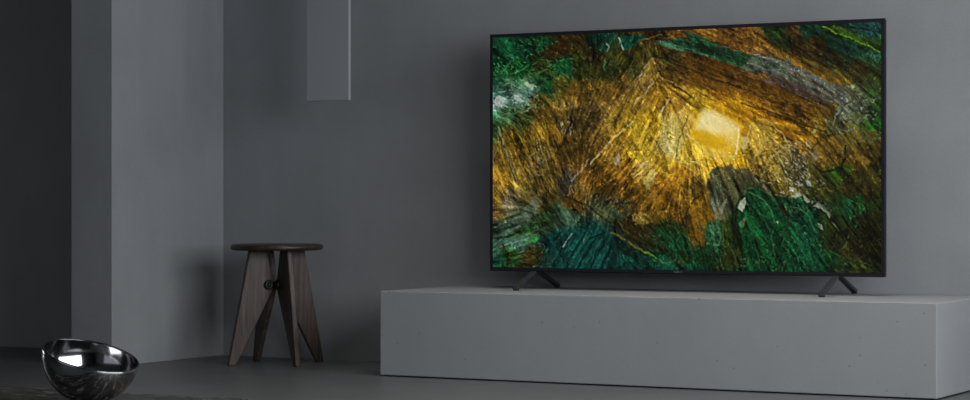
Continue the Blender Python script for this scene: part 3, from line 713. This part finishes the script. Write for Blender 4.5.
def knob(angle, r, side, name='bolt_head'):
    a = math.radians(angle); d = Vector((math.cos(a), math.sin(a), 0)); n = Vector((-math.sin(a), math.cos(a), 0))*side
    o = d*r + n*.0100 + Vector((0, 0, .293))
    M = Matrix.Translation(o) @ n.to_track_quat('Z', 'Y').to_matrix().to_4x4()
    bm = bmesh.new()
    lathe(bm, [(0, 0), (.0155, 0), (.0175, .002), (.018, .008), (.0165, .0115), (.010, .0125), (.008, .010), (.0075, .015), (.005, .017), (0, .0172)], 32, M)
    return link(name, bm, M_black, st, smooth=True)
knob(-121, .040, 1); knob(62, .040, 1); knob(-31, .034, -1); knob(150, .034, -1)

# ------------------------------------------------------------------ hanging frosted blade
hp = empty('hanging_panel', (.712, -.35, .962))
tag(hp, 'narrow pale translucent panel hanging from above in front of the grey wall', 'panel')
bm = bmesh.new(); box(bm, -.096, .089, -.007, .007, 0, ZC-.962-.02, .004, 3)
link('glass_blade', bm, M_frost, hp)
bm = bmesh.new(); box(bm, -.10, .095, -.014, .014, ZC-.962-.03, ZC-.962, .002)
link('ceiling_clamp', bm, M_black, hp)

# ------------------------------------------------------------------ low table and mirror bowl in the foreground
HT = .15
tb = empty('low_table', (1.35, -3.45, 0))
tag(tb, 'dark low table with streaked rough wood top in the foreground under the bowl', 'table')
bm = bmesh.new(); box(bm, .45-1.35, 2.16-1.35, -3.40+3.45, -2.943+3.45, HT-.035, HT, .004)
link('tabletop', bm, M_slab, tb)
for xx in (.65, 1.95):
    bm = bmesh.new(); box(bm, xx-.06-1.35, xx+.06-1.35, -.02+.09, .42, 0, HT-.035, .004)
    link('leg', bm, M_black, tb)

BR = .1075
def pix(u, z):   # point at lateral pixel u and depth z
    th = .4995; a = (u-485)/2209.6
    return (5.0249+z*(-math.sin(th)+a*math.cos(th)), -7.0811+z*(math.cos(th)+a*math.sin(th)))
bx, by = 1.9272, -3.2185
bw = empty('bowl', (bx, by, HT))
tag(bw, 'tilted mirror-polished metal bowl resting on the dark low table', 'bowl')
prof = []
for i in range(41):
    a = PI/2*i/40; prof.append((BR*math.sin(a), BR-BR*math.cos(a)))
Ri = BR-.0018
prof += [(BR-.0003, BR+.0004), (BR-.0009, BR+.0006), (BR-.0015, BR+.0004)]
for i in range(40, -1, -1):
    a = PI/2*i/40; prof.append((Ri*math.sin(a), BR-Ri*math.cos(a)))
th = .4995
rgt = Vector((math.cos(th), math.sin(th), 0)); tow = Vector((math.sin(th), -math.cos(th), 0))
up = (Vector((0, 0, 1)) + rgt*math.tan(math.radians(14)) + tow*math.tan(math.radians(11.5))).normalized()
Mb = Matrix.Translation(Vector((0, 0, BR))) @ up.to_track_quat('Z', 'Y').to_matrix().to_4x4() @ Matrix.Translation(Vector((0, 0, -BR)))
bm = bmesh.new(); lathe(bm, prof, 128, Mb)
link('shell', bm, M_chrome, bw, smooth=True)
bm = bmesh.new()
lathe(bm, [(BR-.0022+.0017*math.cos(2*PI*i/12), BR+.0003+.0011*math.sin(2*PI*i/12)) for i in range(13)], 128, Mb)
bmesh.ops.remove_doubles(bm, verts=bm.verts, dist=1e-6)
rm = link('rim', bm, M_rim, bw, smooth=True); rm['label'] = 'thin dark edge'

# ------------------------------------------------------------------ light
def area(name, loc, rot, sx, sy, power, col, spread=None):
    l = bpy.data.lights.new(name, 'AREA'); l.shape = 'RECTANGLE'; l.size = sx; l.size_y = sy
    l.energy = power; l.color = col
    if spread: l.spread = math.radians(spread)
    o = bpy.data.objects.new(name, l); o.location = loc; o.rotation_euler = rot; C.objects.link(o); return o
area('window_daylight', (XR+.16, (WY0+WY1)/2, (WZ0+WZ1)/2), (0, PI/2, 0), WZ1-WZ0, WY1-WY0, 190, (.97, .985, 1.0))
area('far_window_daylight', ((VX0+VX1)/2, YF-.15, 1.5), (PI/2, 0, 0), VX1-VX0, 2.4, 9, (.97, .985, 1.0))
area('added_left_fill', (XL-.16, -1.4, .5), (0, -PI/2, 0), .9, 1.4, 15, (.97, .985, 1.0))  # added fill, brightens the wall and floor left of the pier
area('added_overhead_fill', (2.6, -1.3, ZC-.03), (0, 0, 0), 2.4, .8, 20, (1, .94, .82), 88)  # added unseen overhead fill, brightens the plinth top and the floor
w = bpy.data.worlds.new('world'); S.world = w; w.use_nodes = True
bg = w.node_tree.nodes['Background']; bg.inputs[0].default_value = (.75, .85, 1, 1); bg.inputs[1].default_value = .15

# ------------------------------------------------------------------ camera
cam = bpy.data.cameras.new('camera'); cam.sensor_width = 36; cam.lens = 2209.6*36/970
cam.shift_y = 3.49/970; cam.clip_end = 60
co_ = bpy.data.objects.new('camera', cam); co_.location = (5.0249, -7.0811, .5923)
co_.rotation_euler = (PI/2, 0, .4995); C.objects.link(co_); S.camera = co_
S.view_settings.view_transform = 'Standard'; S.view_settings.look = 'None'
S.view_settings.exposure = 0; S.view_settings.gamma = 1; S.view_settings.use_curve_mapping = False
